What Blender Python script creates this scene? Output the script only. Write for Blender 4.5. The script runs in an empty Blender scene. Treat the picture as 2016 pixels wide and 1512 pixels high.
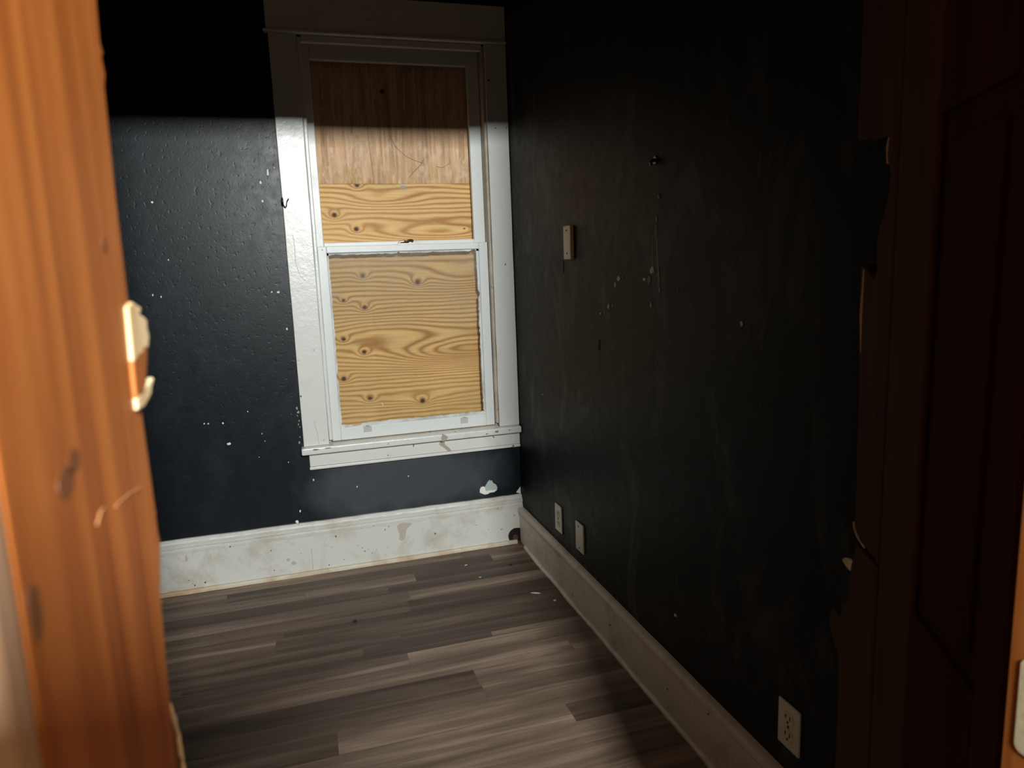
import bpy, bmesh, math, random
import numpy as np
from mathutils import Vector, Matrix, noise as mnoise
random.seed(7)
S = bpy.context.scene
COL = S.collection

# ------------------------------------------------------------------ camera
CAM = (-0.93153, -3.02624, 1.26822)
YAW, PITCH, ROLL, FPX = 0.29148, 0.16378, -0.03814, 1393.04
def cam_matrix():
    cy, sy = math.cos(YAW), math.sin(YAW)
    f = Vector((sy*math.cos(PITCH), cy*math.cos(PITCH), -math.sin(PITCH)))
    r = Vector((cy, -sy, 0)); u = r.cross(f)
    cr, sr = math.cos(ROLL), math.sin(ROLL)
    r2 = r*cr + u*sr; u2 = -r*sr + u*cr
    m = Matrix((r2, u2, -f)).transposed().to_4x4()
    m.translation = Vector(CAM)
    return m
cd = bpy.data.cameras.new('camera'); cam = bpy.data.objects.new('camera', cd); COL.objects.link(cam)
cd.sensor_width = 36; cd.lens = FPX/2016*36; cd.clip_start = 0.02
cd.dof.use_dof = True; cd.dof.focus_distance = 3.3; cd.dof.aperture_fstop = 7.5
cam.matrix_world = cam_matrix()
S.camera = cam

# ------------------------------------------------------------------ world, lamp, exposure
w = bpy.data.worlds.new('world'); S.world = w; w.use_nodes = True
w.node_tree.nodes['Background'].inputs[0].default_value = (0, 0, 0, 1)
w.node_tree.nodes['Background'].inputs[1].default_value = 0
S.view_settings.view_transform = 'Standard'; S.view_settings.look = 'None'
S.view_settings.exposure = 0.0; S.view_settings.gamma = 1.0; S.view_settings.use_curve_mapping = False
LAMP_POWER = 185
ld = bpy.data.lights.new('hall_lamp', 'AREA'); ld.shape = 'RECTANGLE'; ld.size = 0.20; ld.size_y = 0.055
ld.energy = LAMP_POWER; ld.color = (0.97, 1.0, 0.985)
lo = bpy.data.objects.new('hall_lamp', ld); COL.objects.link(lo)
lo.location = (-0.600, -4.53, 2.157); lo.rotation_euler = (math.radians(84), 0, 0)

# ------------------------------------------------------------------ helpers
class MB:
    """collects boxes and prisms into ONE mesh"""
    def __init__(s): s.v = []; s.f = []; s.mi = []
    def add(s, v, f, mi=0):
        o = len(s.v); s.v += [tuple(p) for p in v]
        for q in f: s.f.append([o+i for i in q]); s.mi.append(mi)
        return s
    def box(s, x0, x1, y0, y1, z0, z1, mi=0):
        v = [(x, y, z) for x in (x0, x1) for y in (y0, y1) for z in (z0, z1)]
        return s.add(v, [(0,1,3,2),(4,6,7,5),(0,4,5,1),(2,3,7,6),(0,2,6,4),(1,5,7,3)], mi)
    def prism(s, poly, fn, d0, d1, mi=0):
        """2-D outline poly mapped by fn(a, b, depth), between two depths"""
        n = len(poly)
        v = [fn(a, b, d0) for a, b in poly] + [fn(a, b, d1) for a, b in poly]
        f = [tuple(range(n)), tuple(range(2*n-1, n-1, -1))]
        f += [(i, i+n, (i+1) % n + n, (i+1) % n) for i in range(n)]
        return s.add(v, f, mi)
    def tube(s, pts, r, n=8, mi=0):
        pts = [Vector(p) for p in pts]; o = []; fs = []
        for i, p in enumerate(pts):
            t = (pts[min(i+1, len(pts)-1)] - pts[max(i-1, 0)]).normalized()
            a = t.orthogonal().normalized() if i == 0 else (a0 - t*a0.dot(t)).normalized()
            a0 = a; b = t.cross(a); rr = r[i] if isinstance(r, (list, tuple)) else r
            for k in range(n):
                q = 2*math.pi*k/n; o.append(p + (a*math.cos(q) + b*math.sin(q))*rr)
        m = len(pts)
        for i in range(m-1):
            for k in range(n): fs.append((i*n+k, i*n+(k+1) % n, (i+1)*n+(k+1) % n, (i+1)*n+k))
        fs += [tuple(range(n-1, -1, -1)), tuple((m-1)*n+k for k in range(n))]
        return s.add(o, fs, mi)
    def build(s, name, mats, parent=None, bevel=0, seg=2, smooth=False):
        me = bpy.data.meshes.new(name); me.from_pydata(s.v, [], s.f)
        for m in (mats if isinstance(mats, (list, tuple)) else [mats]): me.materials.append(m)
        me.polygons.foreach_set('material_index', s.mi)
        bm = bmesh.new(); bm.from_mesh(me); bmesh.ops.recalc_face_normals(bm, faces=bm.faces)
        bm.to_mesh(me); bm.free()
        if smooth: me.polygons.foreach_set('use_smooth', [True]*len(me.polygons))
        o = bpy.data.objects.new(name, me); COL.objects.link(o)
        if parent is not None: o.parent = parent; o.matrix_parent_inverse = Matrix.Translation(-parent.location)
        if bevel:
            b = o.modifiers.new('bevel', 'BEVEL'); b.width = bevel; b.segments = seg; b.limit_method = 'ANGLE'
            b.angle_limit = math.radians(40)
        return o
def empty(name, loc):
    o = bpy.data.objects.new(name, None); COL.objects.link(o); o.location = loc; o.empty_display_size = .05
    return o
def tag(o, label, cat, group=None):
    o['label'] = label; o['category'] = cat
    if group: o['group'] = group
    return o
def struct(o): o['kind'] = 'structure'; return o

class NT:
    """tiny node-graph writer"""
    def __init__(s, name):
        s.m = bpy.data.materials.new(name); s.m.use_nodes = True; s.t = s.m.node_tree; s.t.nodes.clear()
        s.out = s.t.nodes.new('ShaderNodeOutputMaterial')
    def n(s, typ, props=None, **ins):
        d = s.t.nodes.new('ShaderNode'+typ)
        for k, v in (props or {}).items(): setattr(d, k, v)
        for k, v in ins.items():
            k = int(k[1:]) if k[0] == '_' and k[1:].isdigit() else k.replace('_', ' ')
            s.set(d.inputs[k], v)
        return d
    def set(s, sock, v):
        if hasattr(v, 'outputs'): v = v.outputs[0]
        if hasattr(v, 'is_linked'): s.t.links.new(v, sock)
        elif isinstance(v, (tuple, list)) and len(v) == 3 and sock.type == 'RGBA': sock.default_value = (*v, 1)
        else: sock.default_value = v
    def math(s, op, a, b=0.0, clamp=False):
        return s.n('Math', {'operation': op, 'use_clamp': clamp}, _0=a, _1=b)
    def pos(s, sc=(1, 1, 1)):
        g = s.n('NewGeometry')
        return s.n('Mapping', None, Vector=g.outputs['Position'], Scale=sc)
    def noise(s, vec, scale=5, detail=4, rough=.5, dist=0):
        return s.n('TexNoise', None, Vector=vec, Scale=scale, Detail=detail, Roughness=rough, Distortion=dist)
    def ramp(s, fac, stops):
        r = s.n('ValToRGB', None, Fac=fac); e = r.color_ramp.elements
        while len(e) < len(stops): e.new(.5)
        for q, (p, c) in zip(e, stops): q.position = p; q.color = (*c, 1) if isinstance(c, tuple) else (c, c, c, 1)
        return r
    def mix(s, fac, a, b, mode='MIX'):
        d = s.n('Mix', {'data_type': 'RGBA', 'blend_type': mode})
        s.set(d.inputs[0], fac); s.set(d.inputs[6], a); s.set(d.inputs[7], b)
        return d.outputs[2]
    def bump(s, h, strength=.3, dist=.002):
        return s.n('Bump', None, Height=h, Strength=strength, Distance=dist)
    def bsdf(s, color, rough=.5, normal=None, spec=.5, **kw):
        p = s.n('BsdfPrincipled')
        s.set(p.inputs['Base Color'], color); s.set(p.inputs['Roughness'], rough)
        s.set(p.inputs['Specular IOR Level'], spec)
        if normal is not None: s.set(p.inputs['Normal'], normal)
        for k, v in kw.items(): s.set(p.inputs[k.replace('_', ' ')], v)
        s.t.links.new(p.outputs[0], s.out.inputs[0]); return s.m

# ------------------------------------------------------------------ materials
def mat_darkwall(name, base, dust, dust_amt, rough, bumpy, spec, lighter=None):
    t = NT(name); p = t.pos()
    n1 = t.noise(p, 2.2, 5, .6)
    n2 = t.noise(p, 95, 3, .55); n3 = t.noise(p, 22, 4, .6)
    c = t.mix(t.ramp(n1, [(.35, 0.), (.75, 1.)]), base, tuple(b*1.25 for b in base))
    sm = t.noise(t.pos((2.2, 2.2, 1.0)), 2.6, 5, .62, .6)
    c = t.mix(t.math('MULTIPLY', t.ramp(sm, [(.53, 0.), (.74, 1.)]), dust_amt), c, dust)
    if lighter:
        # brightness below the window, painted into the wall colour as a soft patch
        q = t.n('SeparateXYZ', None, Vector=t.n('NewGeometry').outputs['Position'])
        ex = t.math('POWER', t.math('DIVIDE', t.math('SUBTRACT', q.outputs[0], lighter[0]), lighter[2]), 2.0)
        ez = t.math('POWER', t.math('DIVIDE', t.math('SUBTRACT', q.outputs[2], lighter[1]), lighter[3]), 2.0)
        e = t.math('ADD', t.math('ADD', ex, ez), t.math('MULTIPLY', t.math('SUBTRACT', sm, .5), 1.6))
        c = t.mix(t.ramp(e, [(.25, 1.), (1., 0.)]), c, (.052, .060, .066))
    # pocked orange-peel roller texture
    pit = t.ramp(t.noise(t.pos((1, 1, .8)), 60, 2, .5), [(.30, 0.), (.40, 1.)])
    h = t.math('ADD', t.math('MULTIPLY', n2, .35), t.math('ADD', t.math('MULTIPLY', n3, .6), t.math('MULTIPLY', pit, .5)))
    r = t.math('ADD', t.math('MULTIPLY', n3, .22), rough-.11)
    return t.bsdf(c, r, t.bump(h, bumpy, .0028), spec=spec)
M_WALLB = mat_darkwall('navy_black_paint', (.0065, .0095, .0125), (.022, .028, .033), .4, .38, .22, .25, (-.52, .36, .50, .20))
M_WALLR = mat_darkwall('charcoal_paint', (.0055, .0052, .0038), (.075, .076, .068), .8, .52, .12, .14)
def mat_simple(name, c, rough=.5, spec=.5, **kw):
    return NT(name).bsdf(c, rough, None, spec, **kw)
M_CHIP = mat_simple('bare_plaster', (.78, .76, .71), .8)
M_CHIPD = mat_simple('dull_plaster', (.34, .32, .29), .8)
M_PLASTERG = mat_simple('grey_plaster', (.40, .45, .42), .85)
M_HALL = mat_simple('hall_brown_paint', (.15, .088, .040), .7)
M_CEIL = mat_simple('ceiling_paint', (.62, .52, .40), .8)
M_BLACK = mat_simple('black_metal', (.008, .008, .008), .35)
M_DARK = mat_simple('dark_gap', (.012, .009, .006), .9)
M_SLOT = mat_simple('socket_slot', (.02, .016, .012), .7)
M_BRASS = mat_simple('latch_metal', (.85, .78, .62), .25, Metallic=1.0)
M_IVORY = mat_simple('ivory_plastic', (.76, .70, .56), .35)
M_IVORY2 = mat_simple('yellowed_plastic', (.78, .66, .46), .4)
M_RAW = None

def mat_trim(name, base, dirtc, lo=.52, hi=.72, spots=True, rough=.32, bump=.25):
    t = NT(name); p = t.pos()
    d = t.noise(p, 6.5, 7, .68, .4)
    c = t.mix(t.math('MULTIPLY', t.ramp(d, [(lo, 0.), (hi, 1.)]), .75), base, dirtc)
    if spots:
        v = t.noise(p, 42, 2, .5)
        c = t.mix(t.ramp(v, [(.715, 0.), (.74, 1.)]), c, (.13, .09, .055))
    h = t.math('ADD', t.math('MULTIPLY', t.noise(p, 26, 4, .6), .7), t.math('MULTIPLY', t.noise(p, 120, 2, .5), .18))
    return t.bsdf(c, t.math('ADD', t.math('MULTIPLY', d, .25), rough-.1), t.bump(h, bump, .004))
M_CASING = mat_trim('white_gloss_paint', (.66, .66, .62), (.50, .46, .38), .56, .8, True, .30, .45)
M_SASH = mat_trim('white_sash_paint', (.66, .68, .66), (.52, .49, .42), .6, .8, False, .36, .15)
M_BASE = mat_trim('dirty_white_baseboard', (.62, .62, .57), (.40, .33, .23), .50, .72, True, .42, .3)
M_BASER = mat_trim('cream_baseboard', (.74, .65, .52), (.42, .32, .20), .50, .75, True, .5, .25)
M_STOPB = mat_trim('grimy_stop_paint', (.46, .40, .31), (.26, .20, .13), .45, .7, True, .5, .3)
M_PUTTY = mat_trim('old_putty', (.60, .62, .60), (.30, .29, .26), .45, .65, False, .7, .5)

def mat_stained(name, c0, c1, c2, sc=(40, 40, 1.6), rough=.38, coat=0.0, blotch=None, spec=.5):
    t = NT(name); p = t.pos(sc)
    a = t.noise(p, 1.0, 5, .55, .5)
    c = t.ramp(a, [(.28, c0), (.5, c1), (.72, c2)])
    b = t.noise(t.pos((9, 9, 4)), 1.0, 4, .6)
    c = t.mix(t.math('MULTIPLY', t.ramp(b, [(.45, 0.), (.7, 1.)]), .6), c, blotch or c0)
    return t.bsdf(c, rough, t.bump(a, .12, .002), spec, Coat_Weight=coat)
M_JAMB = mat_stained('orange_varnished_wood', (.25, .066, .012), (.43, .132, .025), (.56, .20, .044), (46, 46, 2.0), .5, spec=.25)
M_WORN = mat_stained('worn_casing_wood', (.30, .17, .10), (.50, .31, .19), (.62, .42, .27), (30, 30, 4), .5)
M_DOOR = mat_stained('red_brown_stain', (.032, .008, .003), (.048, .012, .0045), (.065, .017, .006), (30, 30, 1.6), .75, spec=.04)
M_DOORO = mat_stained('brown_stain', (.055, .022, .006), (.08, .034, .010), (.105, .047, .014), (30, 30, 1.6), .75, spec=.06)
M_RAW = mat_stained('torn_raw_wood', (.58, .38, .17), (.82, .62, .34), (.90, .74, .46), (60, 60, 12), .85)
M_SPLITD = mat_stained('split_dark_wood', (.10, .035, .01), (.17, .06, .016), (.22, .08, .02), (40, 40, 2), .6)
M_CREAM = mat_trim('cream_painted_metal', (.82, .72, .46), (.60, .48, .28), .5, .75, False, .3, .2)

def mat_vcol(name, rough, noise_amt=.12, spec=.3):
    t = NT(name); a = t.n('VertexColor', {'layer_name': 'grain'})
    n = t.noise(t.pos((1, 1, 1)), 160, 3, .6)
    c = t.mix(noise_amt, a.outputs[0], t.ramp(n, [(.3, (.25, .2, .12)), (.7, (.9, .75, .5))]), 'SOFT_LIGHT')
    return t.bsdf(c, rough, t.bump(n, .1, .001), spec=spec)
M_PLY = mat_vcol('pine_plywood', .6)
M_PLYV = mat_vcol('weathered_plywood', .8, .25)

def mat_floor():
    t = NT('vinyl_plank'); a = t.n('VertexColor', {'layer_name': 'tone'}).outputs[0]
    sep = t.n('SeparateColor', None, Color=a)
    g = t.n('NewGeometry').outputs['Position']
    off = t.n('CombineXYZ', None, X=t.math('MULTIPLY', sep.outputs[1], 37.0), Y=t.math('MULTIPLY', sep.outputs[2], 11.0), Z=0.0)
    p = t.n('VectorMath', {'operation': 'ADD'}, _0=g, _1=off)
    s1 = t.noise(t.n('Mapping', None, Vector=p, Scale=(1.1, 17, 1)), 1.0, 4, .55, .3)
    s2 = t.noise(t.n('Mapping', None, Vector=p, Scale=(6, 120, 1)), 1.0, 4, .6, .2)
    s3 = t.noise(t.n('Mapping', None, Vector=p, Scale=(3.5, 9, 1)), 1.0, 3, .5, .6)
    f = t.math('ADD', t.math('MULTIPLY', s1, 1.25), t.math('MULTIPLY', s2, .32))
    f = t.math('ADD', f, t.math('MULTIPLY', t.math('SUBTRACT', sep.outputs[0], .5), .42))
    f = t.math('ADD', f, t.math('MULTIPLY', t.math('SUBTRACT', s3, .5), .2))
    c = t.ramp(t.math('SUBTRACT', f, .28, True), [(.15, (.048, .030, .020)), (.40, (.095, .064, .044)), (.62, (.165, .115, .083)), (.88, (.34, .245, .18))])
    return t.bsdf(c, t.math('ADD', t.math('MULTIPLY', s2, .2), .42), t.bump(s2, .12, .001), spec=.4)
M_FLOOR = mat_floor()

def mat_glass():
    t = NT('dirty_window_glass'); p = t.pos()
    tr = t.n('BsdfTransparent', None, Color=(.97, .98, .97))
    gl = t.n('BsdfGlossy', None, Color=(1, 1, 1), Roughness=.04)
    fr = t.n('Fresnel', None, IOR=1.5)
    m1 = t.n('MixShader'); t.set(m1.inputs[0], t.math('MULTIPLY', fr, 1.6)); t.set(m1.inputs[1], tr); t.set(m1.inputs[2], gl)
    df = t.n('BsdfDiffuse', None, Color=(.6, .57, .52))
    sx = t.n('SeparateXYZ', None, Vector=t.n('NewGeometry').outputs['Position'])
    top = t.n('MapRange', None, _0=sx.outputs[2], _1=.95, _2=1.33, _3=.02, _4=.17)
    d = t.math('MULTIPLY', t.ramp(t.noise(p, 9, 6, .65), [(.35, .35), (.7, 1.)]), top)
    m2 = t.n('MixShader'); t.set(m2.inputs[0], d); t.set(m2.inputs[1], m1); t.set(m2.inputs[2], df)
    t.t.links.new(m2.outputs[0], t.out.inputs[0]); return t.m
M_GLASS = mat_glass()

def blob(cx, cz, rw, rh, n=9, rnd=.5):
    a0 = random.random()*6
    return [(cx + rw*math.cos(a0+2*math.pi*k/n)*(1-rnd*random.random()), cz + rh*math.sin(a0+2*math.pi*k/n)*(1-rnd*random.random())) for k in range(n)]

# ------------------------------------------------------------------ room shell
WX0, WX1, WZ0, WZ1 = -.842, -.095, .555, 2.19      # window opening
XL, ZC, YF = -2.5, 2.62, -2.63                     # left wall, ceiling, doorway wall
FY = lambda a, b, d: (a, d, b)                     # outline in x,z with depth in y
FX = lambda a, b, d: (d, a, b)                     # outline in y,z with depth in x
b = MB()
b.box(XL-.1, WX0, 0, .14, -.05, ZC+.1).box(WX1, .12, 0, .14, -.05, ZC+.1)
b.box(WX0, WX1, 0, .14, -.05, WZ0).box(WX0, WX1, 0, .14, WZ1, ZC+.1)
BACK = [(-1.415, 1.561, .009, .009), (-.991, 1.669, .009, .031), (-1.021, 1.631, .009, .015), (-1.02, 1.561, .011, .012), (-1.451, 1.214, .005, .01), (-1.423, 1.206, .005, .01), (-1.382, 1.344, .004, .008), (-1.017, 1.205, .006, .008), (-.992, 1.204, .014, .01), (-.971, 1.053, .008, .012), (-1.32, .694, .007, .007), (-1.305, .693, .007, .007), (-1.25, .689, .009, .009), (-1.236, .601, .019, .013), (-1.152, .728, .006, .006), (-1.106, .63, .004, .006), (-1.097, .598, .004, .004), (-1.013, .498, .005, .005), (-.984, .28, .009, .012), (-1.0, .235, .016, .013), (-.517, .376, .007, .007), (-.741, .356, .006, .009), (-.919, .409, .006, .009), (-1.126, .533, .004, .004), (-.965, 1.689, .004, .006)]
for x, z, w_, h_ in BACK: b.prism(blob(x, z, w_*.55, h_*.55), FY, -.0012, .001, 1)
for x, z, w_, h_ in [(-.960, .722, .010, .016), (-.957, .706, .013, .012), (-.961, .692, .006, .012), (-.956, .668, .007, .010), (-.960, .655, .006, .013), (-.955, .642, .006, .008), (-.962, .577, .012, .015), (-.958, .60, .005, .008), (-.985, .70, .004, .004)]: b.prism(blob(x, z, w_*.55, h_*.6, 9, .75), FY, -.0012, .001, 3)
patch = [(-.196, .256), (-.197, .272), (-.19, .284), (-.178, .285), (-.172, .282), (-.158, .303), (-.148, .313), (-.145, .306), (-.138, .309), (-.132, .296), (-.118, .285), (-.113, .27), (-.116, .258), (-.13, .252), (-.152, .252), (-.158, .247), (-.175, .246)]
b.prism(patch, FY, -.0015, .001, 2)
b.prism([(-.197, .258), (-.197, .272), (-.19, .284), (-.178, .285), (-.172, .278), (-.168, .262), (-.14, .262), (-.118, .262), (-.13, .252), (-.152, .252), (-.158, .247), (-.175, .246)], FY, -.0035, .001, 1)
b.prism([(-.024, .236), (-.002, .228), (-.002, .262)], FY, -.0015, .001, 1)
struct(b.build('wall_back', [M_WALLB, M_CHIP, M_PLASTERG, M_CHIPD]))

b = MB(); b.box(0, .12, -2.9, .0, -.05, ZC+.1)
RIGHT = [(-1.32, 1.435, .016, .013, 2), (-1.309, 1.38, .011, .018, 2), (-1.305, 1.345, .010, .05, 2), (-1.284, 1.246, .030, .025, 1), (-1.266, 1.216, .02, .028, 2), (-1.236, 1.221, .024, .009, 1), (-1.32, 1.228, .009, .054, 2), (-1.324, 1.192, .011, .019, 2), (-1.073, 1.22, .024, .018, 1), (-1.05, 1.204, .012, .018, 1), (-1.101, 1.227, .01, .009, 2), (-1.0, 1.136, .014, .019, 1), (-1.03, 1.139, .009, .009, 2), (-.939, 1.111, .012, .008, 1), (-.967, 1.114, .013, .006, 2), (-1.419, 1.192, .008, .011, 2), (-1.275, 1.152, .006, .019, 1), (-1.486, 1.156, .007, .005, 2), (-1.689, 1.126, .010, .016, 1), (-1.406, .304, .018, .010, 1), (-1.018, .752, .008, .005, 2), (-.347, .751, .012, .006, 1)]
for y, z, w_, h_, mi in RIGHT: b.prism(blob(y, z, w_*.55, h_*.6), FX, -.0012, .001, mi)
b.prism([(-1.304, 1.385), (-1.312, 1.385), (-1.314, 1.30), (-1.326, 1.19), (-1.317, 1.19), (-1.306, 1.30)], FX, -.0004, .001, 3)
b.prism([(-1.284, 1.335), (-1.290, 1.335), (-1.286, 1.26), (-1.279, 1.26)], FX, -.0004, .001, 3)
b.prism(blob(-.923, 1.007, .010, .022), FX, -.0008, .001, 4)
b.prism(blob(-.62, 1.265, .008, .03), FX, -.0008, .001, 4)
struct(b.build('wall_right', [M_WALLR, M_CHIP, M_CHIPD, mat_simple('crack_edge', (.22, .20, .17), .7), M_DARK]))
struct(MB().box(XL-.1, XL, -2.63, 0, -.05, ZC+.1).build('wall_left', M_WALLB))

# floor: vinyl planks printed in strips, running along the back wall
rows = [.0, -.098, -.18, -.26, -.341, -.425, -.513, -.55, -.65, -.709, -.768, -.803, -.883, -.98, -1.064, -1.14, -1.25, -1.335]
while rows[-1] > -5.7: rows.append(rows[-1] - random.uniform(.07, .095))
known = {2: [-.545, -.99], 3: [-.667], 5: [-.61], 7: [-1.094], 9: [-.81], 11: [-.67], 12: [-.135], 13: [-.485], 14: [-.48], 15: [-.92], 16: [-.272]}
fm = MB(); tones = []
for i in range(len(rows)-1):
    y1, y0 = rows[i], rows[i+1]
    cuts = sorted(known.get(i, []))
    lo_, hi_ = (cuts[0], cuts[-1]) if cuts else (random.uniform(-1.2, .0),)*2
    if not cuts: cuts = [lo_]
    while cuts[0] > -2.6: cuts.insert(0, cuts[0]-random.uniform(.75, 1.25))
    while cuts[-1] < .6: cuts.append(cuts[-1]+random.uniform(.75, 1.25))
    for a, c in zip(cuts, cuts[1:]):
        a_, c_ = max(a, -2.6), min(c, .7)
        if c_ <= a_: continue
        tt = (random.random(), random.random(), random.random())
        g = .0006
        fm.add([(a_+g, y0+g, 0), (c_-g, y0+g, 0), (c_-g, y1-g, 0), (a_+g, y1-g, 0)], [(0, 1, 2, 3)]); tones.append(tt)
nf = len(fm.f)
fm.box(-2.6, .7, -5.75, .14, -.06, -.0008, 1)
fo = fm.build('floor', [M_FLOOR, M_FLOOR])
la = fo.data.color_attributes.new('tone', 'FLOAT_COLOR', 'CORNER')
buf = []
for pi, p in enumerate(fo.data.polygons):
    tt = tones[pi] if pi < nf else (.1, .1, .1)
    for _ in p.loop_indices: buf += [*tt, 1.0]
la.data.foreach_set('color', buf)
struct(fo)
struct(MB().box(-2.6, .7, -2.75, .14, ZC, ZC+.08).build('ceiling', M_CEIL))

# doorway wall and the hall behind the camera
b = MB(); b.box(-2.6, -1.037, -2.80, YF, -.05, ZC+.08); b.box(-.338, .7, -2.80, YF, -.05, ZC+.08); b.box(-1.037, -.338, -2.80, YF, 2.058, ZC+.08)
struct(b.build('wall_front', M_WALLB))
b = MB(); b.box(-2.3, -2.2, -5.75, -2.8, 0, 2.5); b.box(.55, .65, -5.75, -2.8, 0, 2.5); b.box(-2.3, .65, -5.75, -5.65, 0, 2.5)
b.box(-2.2, -1.14, -2.806, -2.80, 0, 2.5); b.box(-.235, .55, -2.806, -2.80, 0, 2.5); b.box(-1.14, -.235, -2.806, -2.80, 2.16, 2.5)
struct(b.build('wall_hall', M_HALL))
struct(MB().box(-2.3, .65, -5.75, -2.8, 2.5, 2.58).build('ceiling_hall', M_HALL))
# unseen blocker added in the hall, keeps the lamp off left floor and jamb
struct(MB().box(-2.2, -.692, -3.90, -3.80, 0, 1.752).build('lamp_blocker', M_HALL, bevel=.02))

# ------------------------------------------------------------------ baseboards
# back: tall board with stepped cap, a gnawed corner hole, thin strip at the floor
bb = empty('baseboard_back', (-1.2, 0, 0)); struct(bb)
hole = [(-.072, .018), (-.076, .036), (-.072, .052), (-.062, .064), (-.048, .071), (-.034, .072), (-.0, .066)]
outl = [(XL, .004), (-.070, .004)] + hole + [(-.0, .176), (XL, .176)]
MB().prism(outl, FY, -.022, -.001).build('board', M_BASE, bb, bevel=.0015)
prof = [(-.001, .172), (-.026, .172), (-.027, .181), (-.021, .184), (-.021, .193), (-.024, .196), (-.024, .206), (-.017, .212), (-.015, .219), (-.009, .227), (-.001, .228)]
def molding(name, prof, x0, x1, m, par, n=90, wob=.0012, axis='x'):
    mb = MB(); k = len(prof); v = []; f = []
    for i in range(n+1):
        x = x0 + (x1-x0)*i/n
        for j, (d, z) in enumerate(prof):
            q = mnoise.noise((x*9, j*.35, 3.7+x0))*wob*1.6 + mnoise.noise((x*31, j*.3, 1.1))*wob
            q = q if d < -.002 else 0
            zz = z + (mnoise.noise((x*17, 5.5, 0))*wob*1.2 if z > .17 else 0)
            v.append((x, d+q, zz) if axis == 'x' else (d+q, x, zz))
    for i in range(n):
        for j in range(k): f.append((i*k+j, i*k+(j+1) % k, (i+1)*k+(j+1) % k, (i+1)*k+j))
    f += [tuple(range(k)), tuple(n*k+j for j in range(k-1, -1, -1))]
    return mb.add(v, f).build(name, m, par)
molding('cap_molding', prof, XL, -.001, M_BASE, bb, 160)
M_RAWTRIM = mat_trim('scuffed_shoe_strip', (.60, .55, .44), (.46, .27, .13), .42, .62, False, .5, .3)
molding('shoe_strip', [(-.023, .001), (-.036, .001), (-.036, .010), (-.031, .0165), (-.023, .0175)], XL, -.036, M_RAWTRIM, bb, 140, .0012)
# board joint line and stains
M_JOINT = mat_simple('joint_gap', (.30, .28, .24), .8)  # grey-brown line where two boards meet
M_STAIN = mat_simple('tan_stain', (.47, .42, .34), .6)
MB().prism([(-.082, .004), (-.082, .08), (-.002, .08), (-.002, .004)], FY, -.0009, -.0005).build('hole_back', M_DARK, bb)  # dark sheet behind the hole; the shade inside it is plain colour
j = MB(); j.box(-.9525, -.951, -.0225, -.0215, .02, .115)
j.build('joint', M_JOINT, bb)
st = MB()
st.prism([(-.585, .162), (-.575, .12), (-.578, .098), (-.566, .09), (-.553, .096), (-.548, .118), (-.543, .14), (-.53, .152), (-.515, .166), (-.545, .170), (-.57, .171)], FY, -.0227, -.0215)
st.prism(blob(-1.05, .08, .010, .010, 11, .6), FY, -.0225, -.0215); st.prism(blob(-1.03, .062, .015, .010, 13, .6), FY, -.0225, -.0215); st.prism(blob(-1.44, .15, .008, .02), FY, -.0225, -.0215)
so = st.build('stain', M_STAIN, bb); so['label'] = 'tan water stains on the white board'
sp = MB()
for x, z, r in [(-1.42, .03, .006), (-1.38, .035, .007), (-1.44, .055, .004), (-.885, .03, .005), (-.74, .085, .004), (-.73, .068, .005), (-.715, .075, .003), (-.70, .055, .004), (-.68, .067, .003), (-.76, .1, .003), (-.63, .07, .003), (-.82, .045, .004), (-.995, .1, .003), (-.62, .165, .004)]:
    sp.prism(blob(x, z, r*.7, r*.7, 7), FY, -.0231, -.0215)
sp.build('stain', mat_simple('brown_speck', (.09, .055, .03), .7), bb)['label'] = 'small dark brown specks'

rb = empty('baseboard_right', (0, -1.2, 0)); struct(rb)
profr = [(-.001, .004), (-.019, .004), (-.019, .140), (-.022, .147), (-.025, .152), (-.025, .163), (-.020, .170), (-.012, .1725), (-.001, .173)]
molding('board', profr, -2.6, -.026, M_BASER, rb, 120, .0007, 'y')
def ragged_strip(name, m, par):
    mb = MB(); v = []; f = []; n = 110
    for i in range(n+1):
        y = -.10 - 2.4*i/n
        wv = .010 + .006*mnoise.noise((y*5, 0, 0)) + .003*mnoise.noise((y*23, 1, 0))
        hv = .012 + .006*mnoise.noise((y*7, 2, 0)) + .003*mnoise.noise((y*29, 3, 0))
        v += [(-.0195, y, .001), (-.0215-wv, y, .001), (-.0215-wv*.9, y, hv*.6), (-.0215-wv*.35, y, hv), (-.0195, y, hv*.9)]
    for i in range(n):
        for j_ in range(5): f.append((i*5+j_, i*5+(j_+1) % 5, (i+1)*5+(j_+1) % 5, (i+1)*5+j_))
    f += [(0, 1, 2, 3, 4), tuple(n*5+q for q in (4, 3, 2, 1, 0))]
    return mb.add(v, f).build(name, m, par)
ragged_strip('shoe_strip', M_BASER, rb)

# ------------------------------------------------------------------ window
win = empty('window_1', (-.47, 0, .56)); struct(win)
def wob_board(name, x0, x1, y0, y1, z0, z1, m, par, bev=.003, n=40, amp=.0012):
    """a vertical board with slightly wavering, many times painted edges"""
    L = []; R = []
    for i in range(n+1):
        z = z0+(z1-z0)*i/n
        L.append((x0+amp*(mnoise.noise((z*6, x0*9, 0))+.6*mnoise.noise((z*25, x0*7, 2))), z)); R.append((x1+amp*.7*mnoise.noise((z*7, x1*9+4, 1)), z))
    return MB().prism(L+R[::-1], FY, y0, y1).build(name, m, par, bevel=bev)
wob_board('casing', -.946, -.842, -.022, -.0005, .5605, 2.186, M_CASING, win)
wob_board('casing', -.095, -.002, -.022, -.0005, .5605, 2.186, M_CASING, win)
wob_board('bead', -.8415, -.8265, -.012, .014, .575, 2.176, M_CASING, win, .004)
wob_board('bead', -.1065, -.0955, -.012, .014, .575, 2.176, M_STOPB, win, .003)
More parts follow.
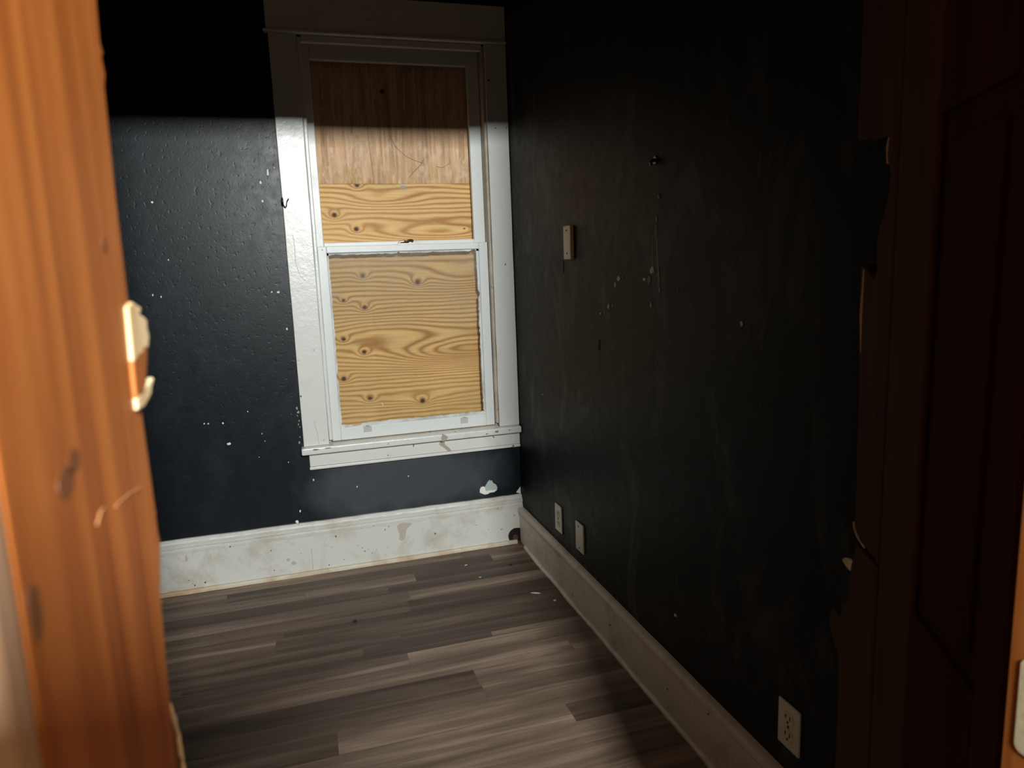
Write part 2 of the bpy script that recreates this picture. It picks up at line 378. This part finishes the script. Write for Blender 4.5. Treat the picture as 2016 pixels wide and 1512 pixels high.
h = MB(); h.box(-.952, -.002, -.026, -.0005, 2.193, 2.331); h.build('head_board', M_CASING, win, bevel=.004)
MB().box(-.962, -.002, -.036, -.0005, 2.184, 2.1935).build('fillet', M_CASING, win, bevel=.003)
MB().box(-.8265, -.1065, -.010, .014, 2.158, 2.1835).build('head_stop', M_CASING, win, bevel=.003)
jm = MB(); jm.box(-.8418, -.832, .0145, .135, .56, 2.19); jm.box(-.1045, -.0952, .0145, .135, .56, 2.19); jm.box(-.832, -.1045, .0145, .135, 2.176, 2.1895)
jm.build('jamb_lining', M_STOPB, win)
# stool (sill) and apron
so_ = [(-.957, -.052), (-.002, -.052), (-.002, -.0005), (-.957, -.0005)]
MB().box(-.957, -.002, -.054, -.0005, .530, .5600).build('stool', M_CASING, win, bevel=.006, seg=3)
MB().box(-.8418, -.0952, .0005, .06, .550, .562).build('sill', M_STOPB, win, bevel=.002)
ap = MB(); ap.box(-.928, -.002, -.022, -.0005, .472, .5295); ap.box(-.930, -.002, -.027, -.0005, .459, .4715); ap.build('apron', M_CASING, win, bevel=.003)
cr = MB()
cr.prism([(-.365, .562), (-.352, .556), (-.340, .545), (-.352, .531), (-.368, .527), (-.372, .542)], FY, -.0548, -.05)
cr.prism([(-.372, .527), (-.352, .524), (-.350, .505), (-.335, .492), (-.318, .470), (-.338, .474), (-.358, .494), (-.376, .508)], FY, -.0228, -.02)
cr.build('chipped_paint', mat_simple('flaked_grey_wood', (.36, .33, .26), .85), win)['label'] = 'grey brown patch where paint flaked off the sill'
cr = MB()
for x, z, a, c in [(-.118, .547, .012, .006), (-.06, .548, .007, .003), (-.165, .541, .006, .004), (-.9, .552, .02, .004), (-.85, .553, .02, .003)]:
    cr.prism(blob(x, z, a, c), FY, -.0546, -.05)
cr.build('chipped_paint', mat_simple('brown_grime_sill', (.20, .14, .07), .8), win)
cr = MB()
cr.tube([(-.895, -.0222, .665), (-.893, -.0222, .64), (-.888, -.0222, .62), (-.886, -.0222, .59), (-.884, -.0222, .565)], .0009, 5)
cr.tube([(-.918, -.0222, 1.43), (-.914, -.0222, 1.38), (-.916, -.0222, 1.32), (-.905, -.0222, 1.27), (-.885, -.0222, 1.245)], .0009, 5)
cr.build('crack', mat_simple('hairline', (.42, .40, .36), .7), win)
# upper sash
us = MB()
def frame(mb, x0, x1, z0, z1, gl, gr, gb, gt, y0, y1):
    mb.box(x0, gl, y0, y1, z0, z1).box(gr, x1, y0, y1, z0, z1).box(gl, gr, y0, y1, z0, gb).box(gl, gr, y0, y1, gt, z1); return mb
frame(us, -.8315, -.105, 1.372, 2.1755, -.797, -.156, 1.396, 2.112, .052, .078).build('upper_sash', M_SASH, win, bevel=.003)
# lower sash
ls = frame(MB(), -.826, -.1068, .5635, 1.380, -.790, -.146, .617, 1.352, .016, .046).build('lower_sash', M_SASH, win, bevel=.0025)
gbm = MB()
def ragged(z0, z1, x, wd, horiz, y, n=70, seed=0, thick=.0035):
    A = []; B = []
    for i in range(n+1):
        q = z0+(z1-z0)*i/n; e = wd*(1+.55*mnoise.noise((q*22, seed, 0))+.45*mnoise.noise((q*70, seed, 1)))
        if mnoise.noise((q*9, seed, 7)) > .42: e *= .25
        A.append((q, x) if horiz else (x, q)); B.append((q, x+e) if horiz else (x+e, q))
    gbm.prism(A+B[::-1], FY, y, y+thick)
ragged(-.79, -.146, 1.352, -.0085, True, .026, seed=1); ragged(.617, 1.352, -.790, .0075, False, .026, seed=2)
ragged(.617, 1.352, -.146, -.010, False, .026, seed=3); ragged(-.79, -.146, .617, .012, True, .024, seed=4)
gbm.build('glazing_putty', M_PUTTY, ls)
MB().box(-.7895, -.1465, .0315, .0345, .6175, 1.3515).build('glass', M_GLASS, ls)
M_LIFT = mat_simple('greyed_lift_paint', (.44, .44, .41), .45)
for x, z in [(-.677, .603), (-.249, .598)]:
    q = MB(); q.box(x-.017, x+.017, .0125, .016, z-.013, z+.013); q.tube([(x-.007, .012, z+.013), (x, .008, z+.016), (x+.007, .012, z+.013)], .003, 8)
    q.build('sash_lift', M_LIFT, ls, bevel=.0015)
lk = MB(); lk.box(-.497, -.446, .018, .042, 1.3802, 1.3845); lk.tube([(-.492, .024, 1.389), (-.470, .022, 1.3925), (-.456, .023, 1.3915)], [.004, .0065, .005], 10)
lk.build('sash_lock', M_BRASS, ls, bevel=.001)
lv = MB(); lv.tube([(-.462, .026, 1.387), (-.450, .026, 1.3965), (-.436, .027, 1.398), (-.428, .028, 1.393)], [.0035, .004, .0035, .003], 8); lv.tube([(-.455, .03, 1.3815), (-.455, .03, 1.395)], .007, 10)
lv.build('latch_lever', M_BLACK, ls, smooth=True)
MB().tube([(-.807, .0155, 1.366), (-.807, .017, 1.366)], .003, 8).build('screw', M_BLACK, ls)

# ------------------------------------------------------------------ plywood over the window
def vgrid(name, x0, x1, z0, z1, y, thick, step, colfn, mat):
    nx = int((x1-x0)/step)+1; nz = int((z1-z0)/step)+1
    X, Z = np.meshgrid(np.linspace(x0, x1, nx), np.linspace(z0, z1, nz)); c = colfn(X, Z)
    v = np.stack([X, np.full_like(X, y), Z], -1).reshape(-1, 3)
    i = np.arange(nx*nz).reshape(nz, nx)
    q = np.stack([i[:-1, :-1], i[:-1, 1:], i[1:, 1:], i[1:, :-1]], -1).reshape(-1, 4)
    n0 = nx*nz
    box = np.array([(x0, y, z0), (x1, y, z0), (x1, y, z1), (x0, y, z1), (x0, y+thick, z0), (x1, y+thick, z0), (x1, y+thick, z1), (x0, y+thick, z1)])
    bf = np.array([(4, 7, 6, 5), (0, 4, 5, 1), (1, 5, 6, 2), (2, 6, 7, 3), (3, 7, 4, 0)])+n0
    me = bpy.data.meshes.new(name); me.from_pydata(np.vstack([v, box]).tolist(), [], np.vstack([q, bf]).tolist())
    me.materials.append(mat)
    a = me.color_attributes.new('grain', 'FLOAT_COLOR', 'POINT')
    cc = np.ones((n0+8, 4)); cc[:n0, :3] = c.reshape(-1, 3); cc[n0:, :3] = (.5, .3, .12)
    a.data.foreach_set('color', cc.ravel())
    o = bpy.data.objects.new(name, me); COL.objects.link(o); return o
rng = np.random.RandomState(3)
def vnoise(X, Z, fx, fz, seed):
    r = np.random.RandomState(seed); T = r.rand(64, 64)
    u = (X*fx) % 64; v = (Z*fz) % 64
    i = np.floor(u).astype(int); j_ = np.floor(v).astype(int); a = u-i; c = v-j_
    a = a*a*(3-2*a); c = c*c*(3-2*c); i %= 64; j_ %= 64; i1 = (i+1) % 64; j1 = (j_+1) % 64
    return (T[j_, i]*(1-a)+T[j_, i1]*a)*(1-c)+(T[j1, i]*(1-a)+T[j1, i1]*a)*c
def fbm(X, Z, fx, fz, seed, o=4):
    s = 0; k = .5
    for q in range(o): s = s+k*vnoise(X+.37*q, Z+.11*q, fx*2**q, fz*2**q, seed+q); k *= .5
    return s
KN = [(-.743, 1.511, 1), (-.657, 1.451, .9), (-.187, 1.444, .3), (-.644, 1.255, .9), (-.409, 1.218, 1.1), (-.732, 1.154, .75), (-.645, 1.12, .95), (-.744, .988, .8), (-.661, .927, .9), (-.756, .816, 1.0), (-.65, .721, .9), (-.418, .688, 1.1), (-.641, 1.631, .8)]
def pine(X, Z):
    F = Z + .026*(fbm(X, Z, 2.2, 6, 11)-.5) + .007*(fbm(X, Z, 7, 26, 21)-.5)
    for xc, zc, A, sx, sz in [(-.30, 1.425, .085, .30, .040), (-.17, .90, .15, .36, .062), (-.20, 1.225, .06, .24, .06), (-.47, .70, .03, .22, .03), (-.55, 1.57, .035, .16, .03), (-.55, 1.02, -.03, .22, .05)]:
        F = F + A*np.exp(-((X-xc)/sx)**2-((Z-zc)/sz)**2)
    dark = np.zeros_like(X); halo = np.zeros_like(X)
    for xk, zk, s in KN:
        dx, dz = X-xk, Z-zk; d2 = (dx/(.030*s))**2+(dz/(.021*s))**2
        F = F + .040*s*np.exp(-d2)
        e = np.sqrt((dx/(.0085*s))**2+(dz/(.0078*s))**2)
        dark = np.maximum(dark, np.clip(1.7-e, 0, 1)); halo = np.maximum(halo, np.exp(-((dx/(.022*s))**2+(dz/(.013*s))**2)))
    wl = .0205
    ph = F/wl + 1.0*(fbm(X, Z, 3, 9, 31)-.5)
    g = .5+.5*np.cos(2*np.pi*ph); g = np.clip(g, 0, 1)**1.9
    fine = fbm(X, Z, 10, 240, 41, 3)
    g = g*(.55+.75*fbm(X, Z, 3, 6, 51))
    heart = np.clip(np.exp(-((X+.20)/.25)**2-((Z-.885)/.034)**2)*1.1, 0, 1)*.7 + np.exp(-((X+.32)/.16)**2-((Z-1.42)/.018)**2)*.55 + .5*np.exp(-((X+.22)/.22)**2-((Z-1.18)/.06)**2)*.6
    light = np.array([.72, .47, .195]); late = np.array([.40, .185, .052]); hrt = np.array([.56, .30, .115])
    base = light[None, None]*(1-heart[..., None])+hrt[None, None]*heart[..., None]
    c = base*(1-g[..., None])+late*g[..., None]
    c = c*(.82+.36*fine[..., None])*(.92+.2*fbm(X, Z, 4, 5, 61)[..., None])
    c = c*(1-.55*halo[..., None])+np.array([.36, .13, .035])*.55*halo[..., None]
    c = c*(1-dark[..., None])+np.array([.045, .018, .012])*dark[..., None]
    blue = np.exp(-((X+.447)/.016)**2-((Z-1.622)/.011)**2); blue = np.clip(blue*2-.5, 0, 1)*.8
    c = c*(1-blue[..., None])+np.array([.30, .32, .33])*blue[..., None]
    return c
def weathered(X, Z):
    wob = X+.016*(fbm(X, Z, 6, 3, 5)-.5)+.005*(fbm(X, Z, 25, 9, 6)-.5)
    g = fbm(wob, Z, 110, 4.5, 71, 4); g2 = fbm(wob, Z, 34, 2.6, 75, 3); bl = fbm(X, Z, 17, 10, 81); sm = fbm(X, Z, 75, 40, 85, 3)
    c = np.array([.60, .395, .25])[None, None]*(.50+.95*g[..., None])
    lightm = np.clip((bl-.47)*6, 0, 1)*np.clip((sm-.33)*4, 0, 1)*.62
    c = c*(1-lightm[..., None])+np.array([.70, .53, .40])*lightm[..., None]
    f = np.clip((g2-.53)*10, 0, 1)*np.clip((fbm(X, Z, 60, 16, 91)-.36)*6, 0, 1)
    c = c*(1-.62*f[..., None])+np.array([.30, .17, .07])*.62*f[..., None]
    low = np.clip((1.75-Z)/.12, 0, 1)*np.clip((fbm(wob, Z, 60, 30, 95)-.44)*6, 0, 1)
    c = c*(1-.65*low[..., None])+np.array([.46, .29, .09])*.65*low[..., None]
    fl = np.clip((fbm(wob, Z, 120, 22, 99, 2)-.52)*14, 0, 1)*np.clip((fbm(X, Z, 9, 6, 101)-.42)*6, 0, 1)
    c = c*(1-.5*fl[..., None])+np.array([.80, .64, .48])*.5*fl[..., None]
    ln = np.exp(-((wob+.585+.06*(Z-1.9))/.0022)**2); ln = np.maximum(ln, .7*np.exp(-((wob+.49+.08*(Z-1.9))/.0024)**2)); ln = np.maximum(ln, .7*np.exp(-((wob+.335+.02*(Z-1.9))/.0018)**2))
    c = c*(1-.6*ln[..., None])+np.array([.26, .15, .07])*.6*ln[..., None]
    kn = np.clip(1.6-np.sqrt(((X+.51)/.009)**2+((Z-2.01)/.009)**2), 0, 1)
    return c*(1-kn[..., None])+np.array([.03, .015, .01])*kn[..., None]
o = vgrid('plywood_board', -.831, -.1055, .5625, 1.6365, .098, .012, .002, pine, M_PLY)
tag(o, 'lower plywood sheet behind the glass, yellow with dark knots and wavy level grain', 'board', 'plywood sheets boarding up the window')
o = vgrid('plywood_board', -.831, -.1055, 1.6375, 2.1755, .099, .012, .002, weathered, M_PLYV)
tag(o, 'upper plywood sheet at the window top, pinkish and rough with upright fissures', 'board', 'plywood sheets boarding up the window')
cr_ = MB()
def zsc(x, z): return (x, .0982, z)
cr_.tube([zsc(-.492, 1.84), zsc(-.47, 1.79), zsc(-.43, 1.752), zsc(-.39, 1.733), zsc(-.352, 1.722)], .0011, 5); cr_.tube([zsc(-.352, 1.738), zsc(-.366, 1.715), zsc(-.40, 1.685), zsc(-.42, 1.662)], .0013, 5); cr_.tube([zsc(-.30, 1.708), zsc(-.27, 1.705), zsc(-.24, 1.722)], .0009, 5)
cr_.build('scratch', mat_simple('scratch_brown', (.26, .16, .09), .8), o)
ch_ = MB(); ch_.prism([(-.604, .697), (-.599, .698), (-.592, .683), (-.597, .681)], FY, .095, .0978)
tag(ch_.build('wood_chip', M_RAW), 'tiny pale wood chip stuck on the lower plywood near its bottom edge', 'wood chip')

# ------------------------------------------------------------------ doorway frame (left jamb, right jamb)
XJ = -1.012
tj = empty('trim_1', (XJ, -2.7, 0)); struct(tj)
edge = [(-2.616, 2.033), (-2.612, 1.405), (-2.6155, 1.384), (-2.611, 1.380), (-2.616, 1.377), (-2.613, 1.3695), (-2.618, 1.363), (-2.624, 1.307), (-2.625, 1.257), (-2.624, 1.241), (-2.622, 1.23), (-2.626, 1.206), (-2.623, 1.16), (-2.6225, 1.148), (-2.6205, 1.146), (-2.6232, 1.143), (-2.6225, 1.134), (-2.620, 1.130), (-2.6235, 1.124), (-2.636, 1.104), (-2.639, 1.083), (-2.642, 1.068), (-2.644, 1.053), (-2.646, 1.038), (-2.648, 1.024), (-2.651, 1.01), (-2.654, .9), (-2.652, .5), (-2.655, .0)]
MB().prism(edge+[(-2.807, 0), (-2.807, 2.033)], FX, XJ-.024, XJ).build('jamb_board', M_JAMB, tj, bevel=.0009)
MB().box(-1.135, XJ+.0003, -2.8275, -2.8075, 0, 2.13).build('casing', M_WORN, tj, bevel=.004)
SA = [(-2.636, 1.256), (-2.624, 1.258), (-2.604, 1.254), (-2.611, 1.251), (-2.602, 1.2495), (-2.594, 1.247), (-2.596, 1.243), (-2.593, 1.238), (-2.600, 1.232), (-2.612, 1.233), (-2.618, 1.229), (-2.622, 1.231), (-2.640, 1.228)]
SA2 = [(-2.640, 1.230), (-2.602, 1.234), (-2.604, 1.229), (-2.608, 1.225), (-2.613, 1.219), (-2.619, 1.214), (-2.626, 1.2105), (-2.642, 1.211)]
SB = [(-2.642, 1.211), (-2.626, 1.214), (-2.614, 1.2135), (-2.596, 1.2155), (-2.594, 1.214), (-2.604, 1.210), (-2.607, 1.2075), (-2.614, 1.206), (-2.628, 1.204), (-2.642, 1.205)]
for P, m_, l in ((SA, M_RAW, 'pale torn wood splinter'), (SA2, M_JAMB, None), (SB, M_RAW, 'pale torn wood splinter')):
    q = MB().prism(P, FX, XJ-.008, XJ+.002).build('splinter', m_, tj, bevel=.001)
    if l: q['label'] = l
SC = [(-2.660, 1.104), (-2.639, 1.104), (-2.6365, 1.094), (-2.627, 1.083), (-2.640, 1.0815), (-2.633, 1.071), (-2.642, 1.069), (-2.642, 1.062), (-2.634, 1.051), (-2.624, 1.037), (-2.616, 1.021), (-2.609, 1.006), (-2.6095, .997), (-2.607, .988), (-2.6085, .97), (-2.607, .9), (-2.61, .6), (-2.607, .3), (-2.61, .0), (-2.66, 0)]
MB().prism(SC, FX, XJ-.022, XJ-.0065).build('split_strip', M_SPLITD, tj)
fr = MB(); pts = [(XJ-.0055, y+.0005, z) for y, z in SC[8:19]]
fine_pts = []; rad = []
for a, c in zip(pts, pts[1:]):
    n_ = max(3, int(abs(a[2]-c[2])/.006)); n_ = min(n_, 40)
    for k in range(n_):
        t_ = k/n_; z_ = a[2]+(c[2]-a[2])*t_
        fine_pts.append((a[0]+.0004*mnoise.noise((z_*300, 0, 0)), a[1]+(c[1]-a[1])*t_+.0012*mnoise.noise((z_*160, 3, 0)), z_)); rad.append(max(.0004, .0013+.0014*mnoise.noise((z_*120, 9, 0))))
fr.tube(fine_pts, rad, 6)
fr.build('torn_edge', M_RAW, tj)['label'] = 'pale ragged torn edge'
# hairline scratch marks across the jamb
sc = MB()
for P in ([(-2.729, 1.176), (-2.722, 1.179), (-2.717, 1.179)], [(-2.700, 1.174), (-2.686, 1.173), (-2.675, 1.172), (-2.650, 1.168)]):
    sc.tube([(XJ+.0003, y, z) for y, z in P], .00035, 5)
sc.build('scratch', mat_simple('pale_scratch', (.50, .24, .10), .7), tj)
kn = MB()
for y, z, a, c in [(-2.757, 1.201, .010, .006), (-2.745, 1.206, .008, .005), (-2.799, 1.174, .006, .010), (-2.66, 1.285, .005, .004)]:
    kn.prism(blob(y, z, a, c, 12, .2), FX, XJ-.001, XJ+.00025)
kn.build('knot', mat_simple('knot_brown', (.17, .056, .014), .5), tj)

XR = -.363
tr = empty('trim_2', (XR, -2.7, 0)); struct(tr)
MB().box(XR, XR+.024, -2.807, -2.6055, 0, 2.033).build('jamb_board', M_JAMB, tr, bevel=.001)
MB().box(XR+.0005, XR+.115, -2.8275, -2.8075, 0, 2.13).build('casing', M_WORN, tr, bevel=.004)
pl = []; cy_, cz_, hw, hh, rr = -2.6325, .880, .0165, .044, .0075
for a0, sy_, sz_ in ((0, 1, 1), (90, -1, 1), (180, -1, -1), (270, 1, -1)):
    for k in range(6):
        a = math.radians(a0+90*k/5); pl.append((cy_+sy_*(hw-rr)+rr*math.cos(a), cz_+sz_*(hh-rr)+rr*math.sin(a)))
MB().prism(pl, FX, XR-.0007, XR+.0005).build('hinge_leaf', M_CREAM, tr, bevel=.0003)['label'] = 'cream painted rounded metal leaf'
th = MB().box(XJ-.024, XR+.024, -2.807, -2.617, 2.033, 2.057).build('trim_3', M_JAMB); struct(th)
struct(MB().box(-1.135, -.248, -2.8275, -2.8075, 2.131, 2.23).build('trim_4', M_WORN, bevel=.003))

# ------------------------------------------------------------------ broken door, swung into the room
HX, HY, AH = -.359, -2.600, math.radians(28.5)
dx_, dy_ = math.sin(AH), math.cos(AH); nx_, ny_ = dy_, -dx_
FD = lambda s, z, d: (HX+dx_*s+nx_*d, HY+dy_*s+ny_*d, z)
door = empty('door_1', (HX, HY, 0)); struct(door)
torn = [(.548, .012), (.543, .387), (.542, .497), (.545, .56), (.552, .60), (.566, .618), (.552, .655), (.548, .675), (.540, .684), (.532, .700), (.515, .705), (.501, .735), (.505, .758), (.496, .784), (.482, .811), (.474, .826)]
torn2 = [(.470, .842), (.486, .847), (.490, .858), (.484, .866), (.486, .88), (.49, .95), (.50, 1.116), (.508, 1.2), (.515, 1.246), (.510, 1.252), (.500, 1.2505), (.470, 1.240), (.444, 1.233), (.432, 1.246), (.436, 1.27), (.438, 1.288), (.427, 1.308), (.416, 1.316), (.408, 1.327), (.398, 1.345), (.392, 1.368), (.402, 1.384), (.413, 1.393), (.408, 1.405), (.409, 1.420), (.430, 1.4215), (.452, 1.4235), (.476, 1.424), (.500, 1.431), (.530, 1.4345), (.555, 1.437), (.561, 1.442), (.562, 1.47), (.558, 1.51), (.559, 1.54), (.557, 2.02)]
shrink = lambda P, k: [(s-k, z) for s, z in P]
core = [(.004, .012)] + shrink(torn, .004) + shrink(torn2, .004) + [(.004, 2.02)]
MB().prism(core, FD, .008, .027).build('core', M_DOOR, door)
MB().prism([(.364, .012)]+torn+[(.364, .834)], FD, 0, .0079).build('stile', M_DOORO, door, bevel=.002)
MB().prism([(.364, .8385)]+torn2+[(.364, 2.02)], FD, 0, .0079).build('stile', M_DOORO, door, bevel=.002)
MB().prism([(.236, .012), (.3615, .012), (.3615, 2.02), (.236, 2.02)], FD, .0004, .0079).build('stile', M_DOORO, door, bevel=.003)
MB().prism([(.004, .012), (.060, .012), (.060, 2.02), (.004, 2.02)], FD, .0004, .0079).build('stile', M_DOOR, door, bevel=.003)
for z0, z1 in ((.012, .20), (.638, .838), (1.415, 1.56), (1.90, 2.02)):
    MB().prism([(.0605, z0), (.2355, z0), (.2355, z1), (.0605, z1)], FD, .0006, .0079).build('rail', M_DOOR, door, bevel=.003)
for z0, z1 in ((.20, .638), (.838, 1.415), (1.56, 1.90)):
    q = MB(); q.prism([(.085, z0+.03), (.212, z0+.03), (.212, z1-.03), (.085, z1-.03)], FD, .004, .0079)
    q.build('panel', M_DOOR, door, bevel=.0035)
MB().prism([(.545, .588), (.60, .606), (.627, .623), (.622, .632), (.600, .654), (.575, .66), (.546, .664)], FD, .001, .006).build('splinter', M_DOORO, door)
MB().prism([(.490, .770), (.530, .764), (.554, .764), (.552, .768), (.533, .778), (.492, .790)], FD, .001, .006).build('splinter', M_RAW, door)
te = MB(); te.tube([FD(.471, .838, .001), FD(.484, .846, .0), FD(.495, .853, .001)], .002, 6); te.tube([FD(.4645, .8385, .0), FD(.43, .8375, .0)], .0014, 6); te.tube([FD(.406, 1.418, .001), FD(.410, 1.405, .0), FD(.408, 1.385, .001)], .002, 6); te.tube([FD(.494, 1.245, 0), FD(.497, 1.18, -.0002), FD(.494, 1.12, 0)], [.002, .003, .001], 6)
te.build('torn_edge', M_RAW, door)

# ------------------------------------------------------------------ wall plates on the right wall
def plate_base(y0, y1, z0, z1, m, par, t=.006, name='faceplate'):
    return MB().box(-t, -.0002, y1, y0, z0, z1).build(name, m, par, bevel=.0025)
def screw(y, z, x, par):
    MB().tube([(x+.0005, y, z), (x-.0012, y, z)], .0032, 10).build('screw', M_SLOT, par)
def duplex(y0, y1, z0, z1, label):
    yc, zc = (y0+y1)/2, (z0+z1)/2
    t = empty('wall_outlet', (0, yc, zc)); tag(t, label, 'outlet')
    plate_base(y0, y1, z0, z1, M_IVORY, t)
    for s in (1, -1):
        c = zc + s*.0195; P = []
        for k in range(20):
            a = 2*math.pi*k/20; P.append((yc+.0165*math.cos(a), c+max(-.0135, min(.0135, .0172*math.sin(a)))))
        r = MB().prism(P, FX, -.0078, -.0055).build('socket', M_IVORY2, t, bevel=.0006)
        q = MB()
        q.box(-.0083, -.0075, yc-.0082, yc-.0052, c-.002, c+.0085); q.box(-.0083, -.0075, yc+.0052, yc+.0082, c-.001, c+.0075)
        q.tube([(-.0083, yc, c-.0085), (-.0075, yc, c-.0085)], .0028, 10); q.build('slot', M_SLOT, r)
    screw(yc, zc, -.0062, t); return t
duplex(-.470, -.542, .224, .333, 'ivory duplex outlet low on the dark wall, the one nearest the corner')
duplex(-1.850, -1.918, .231, .335, 'large duplex outlet at lower right, nearest the broken door')
t = empty('blank_wall_plate', (0, -.726, .281)); tag(t, 'plain ivory cover plate without sockets, low on the dark wall beside the corner outlet', 'wall plate')
plate_base(-.690, -.762, .226, .335, M_IVORY, t, .007); screw(-.722, .322, -.0072, t); screw(-.726, .24, -.0072, t)
t = empty('phone_jack_cover', (0, -.695, 1.345)); tag(t, 'yellowed narrow raised plate at eye height on the dark wall right of the window', 'wall plate')
MB().box(-.014, -.0002, -.727, -.659, 1.287, 1.402).build('cover', M_IVORY2, t, bevel=.003)
MB().box(-.0146, -.0135, -.721, -.665, 1.298, 1.352).build('insert', M_IVORY, t, bevel=.0003)['label'] = 'paler rubbed lower patch'
screw(-.693, 1.386, -.0142, t); screw(-.695, 1.308, -.0148, t)

# knob-like wall hook and the wire hook on the casing
t = MB(); t.tube([(-.0003, -1.305, 1.529), (-.004, -1.305, 1.529)], .0105, 14); t.tube([(-.004, -1.305, 1.529), (-.011, -1.305, 1.528), (-.0145, -1.305, 1.522), (-.013, -1.305, 1.516)], [.005, .0045, .004, .0035], 10)
hk = t.build('wall_hook', mat_simple('glossy_black', (.006, .006, .006), .12), smooth=False); tag(hk, 'small round black hook high on the dark right wall', 'hook')
t = MB()
t.tube([(-.945, -.0215, 1.556), (-.945, -.032, 1.552), (-.942, -.037, 1.541), (-.937, -.039, 1.533), (-.932, -.038, 1.537), (-.9305, -.036, 1.546), (-.928, -.037, 1.556), (-.9235, -.039, 1.563), (-.921, -.039, 1.566)], .0021, 8)
t.tube([(-.9455, -.0221, 1.572), (-.9455, -.0245, 1.566), (-.9455, -.0245, 1.548), (-.9445, -.0221, 1.541)], [.002, .004, .0045, .002], 8)
tag(t.build('curtain_hook', M_BLACK, smooth=True), 'thin black bent wire hook screwed to the left window casing', 'hook')

# ------------------------------------------------------------------ bits on the floor and in the corner
def crumb(name, x, y, r, sx, sy, sz, m, label, cat, group=None, rot=0):
    bm = bmesh.new(); bmesh.ops.create_icosphere(bm, subdivisions=2, radius=1)
    for v in bm.verts:
        k = 1+.35*mnoise.noise(v.co*2.1+Vector((x*50, y*50, 0))); v.co = Vector((v.co.x*sx*k, v.co.y*sy*k, v.co.z*sz*k))
    zmin = min(v.co.z for v in bm.verts)
    me = bpy.data.meshes.new(name); bm.to_mesh(me); bm.free(); me.materials.append(m)
    o = bpy.data.objects.new(name, me); COL.objects.link(o); o.location = (x, y, -zmin); o.rotation_euler = (0, 0, rot); tag(o, label, cat, group); return o
G = 'crumbs scattered on the floor'
crumb('paint_flake', -.122, -.544, 1, .021, .005, .0015, M_BASER, 'longest pale paint flake on the floor beside the right baseboard', 'paint flake', G, -.5)
crumb('paint_flake', -.075, -.63, 1, .006, .004, .0015, M_BASER, 'small pale flake on the floor close against the right baseboard', 'paint flake', G)
crumb('paint_flake', -.318, -.181, 1, .008, .004, .0012, M_BASER, 'pale flake on the floor nearest the back baseboard, left of the corner', 'paint flake', G, .3)
crumb('paint_flake', -.291, -.323, 1, .006, .003, .0012, M_BASER, 'pale flake on the floor in front of the one nearest the back baseboard', 'paint flake', G, .2)
crumb('dirt_crumb', -.818, -.517, 1, .008, .007, .003, M_DARK, 'lone dark crumb in the middle of the floor below the window', 'crumb')
crumb('dirt_crumb', -.136, -.255, 1, .006, .005, .003, M_DARK, 'dark crumb on the floor near the corner', 'crumb')
lump = MB()
ctr = Vector((-.045, -.012, .022))
crumb('debris_lump', -.0385, -.0135, 1, .016, .008, .020, mat_simple('dark_rust_brown', (.075, .035, .018), .8), 'dark brown lump stuffed in the gnawed hole at the baseboard corner', 'debris')
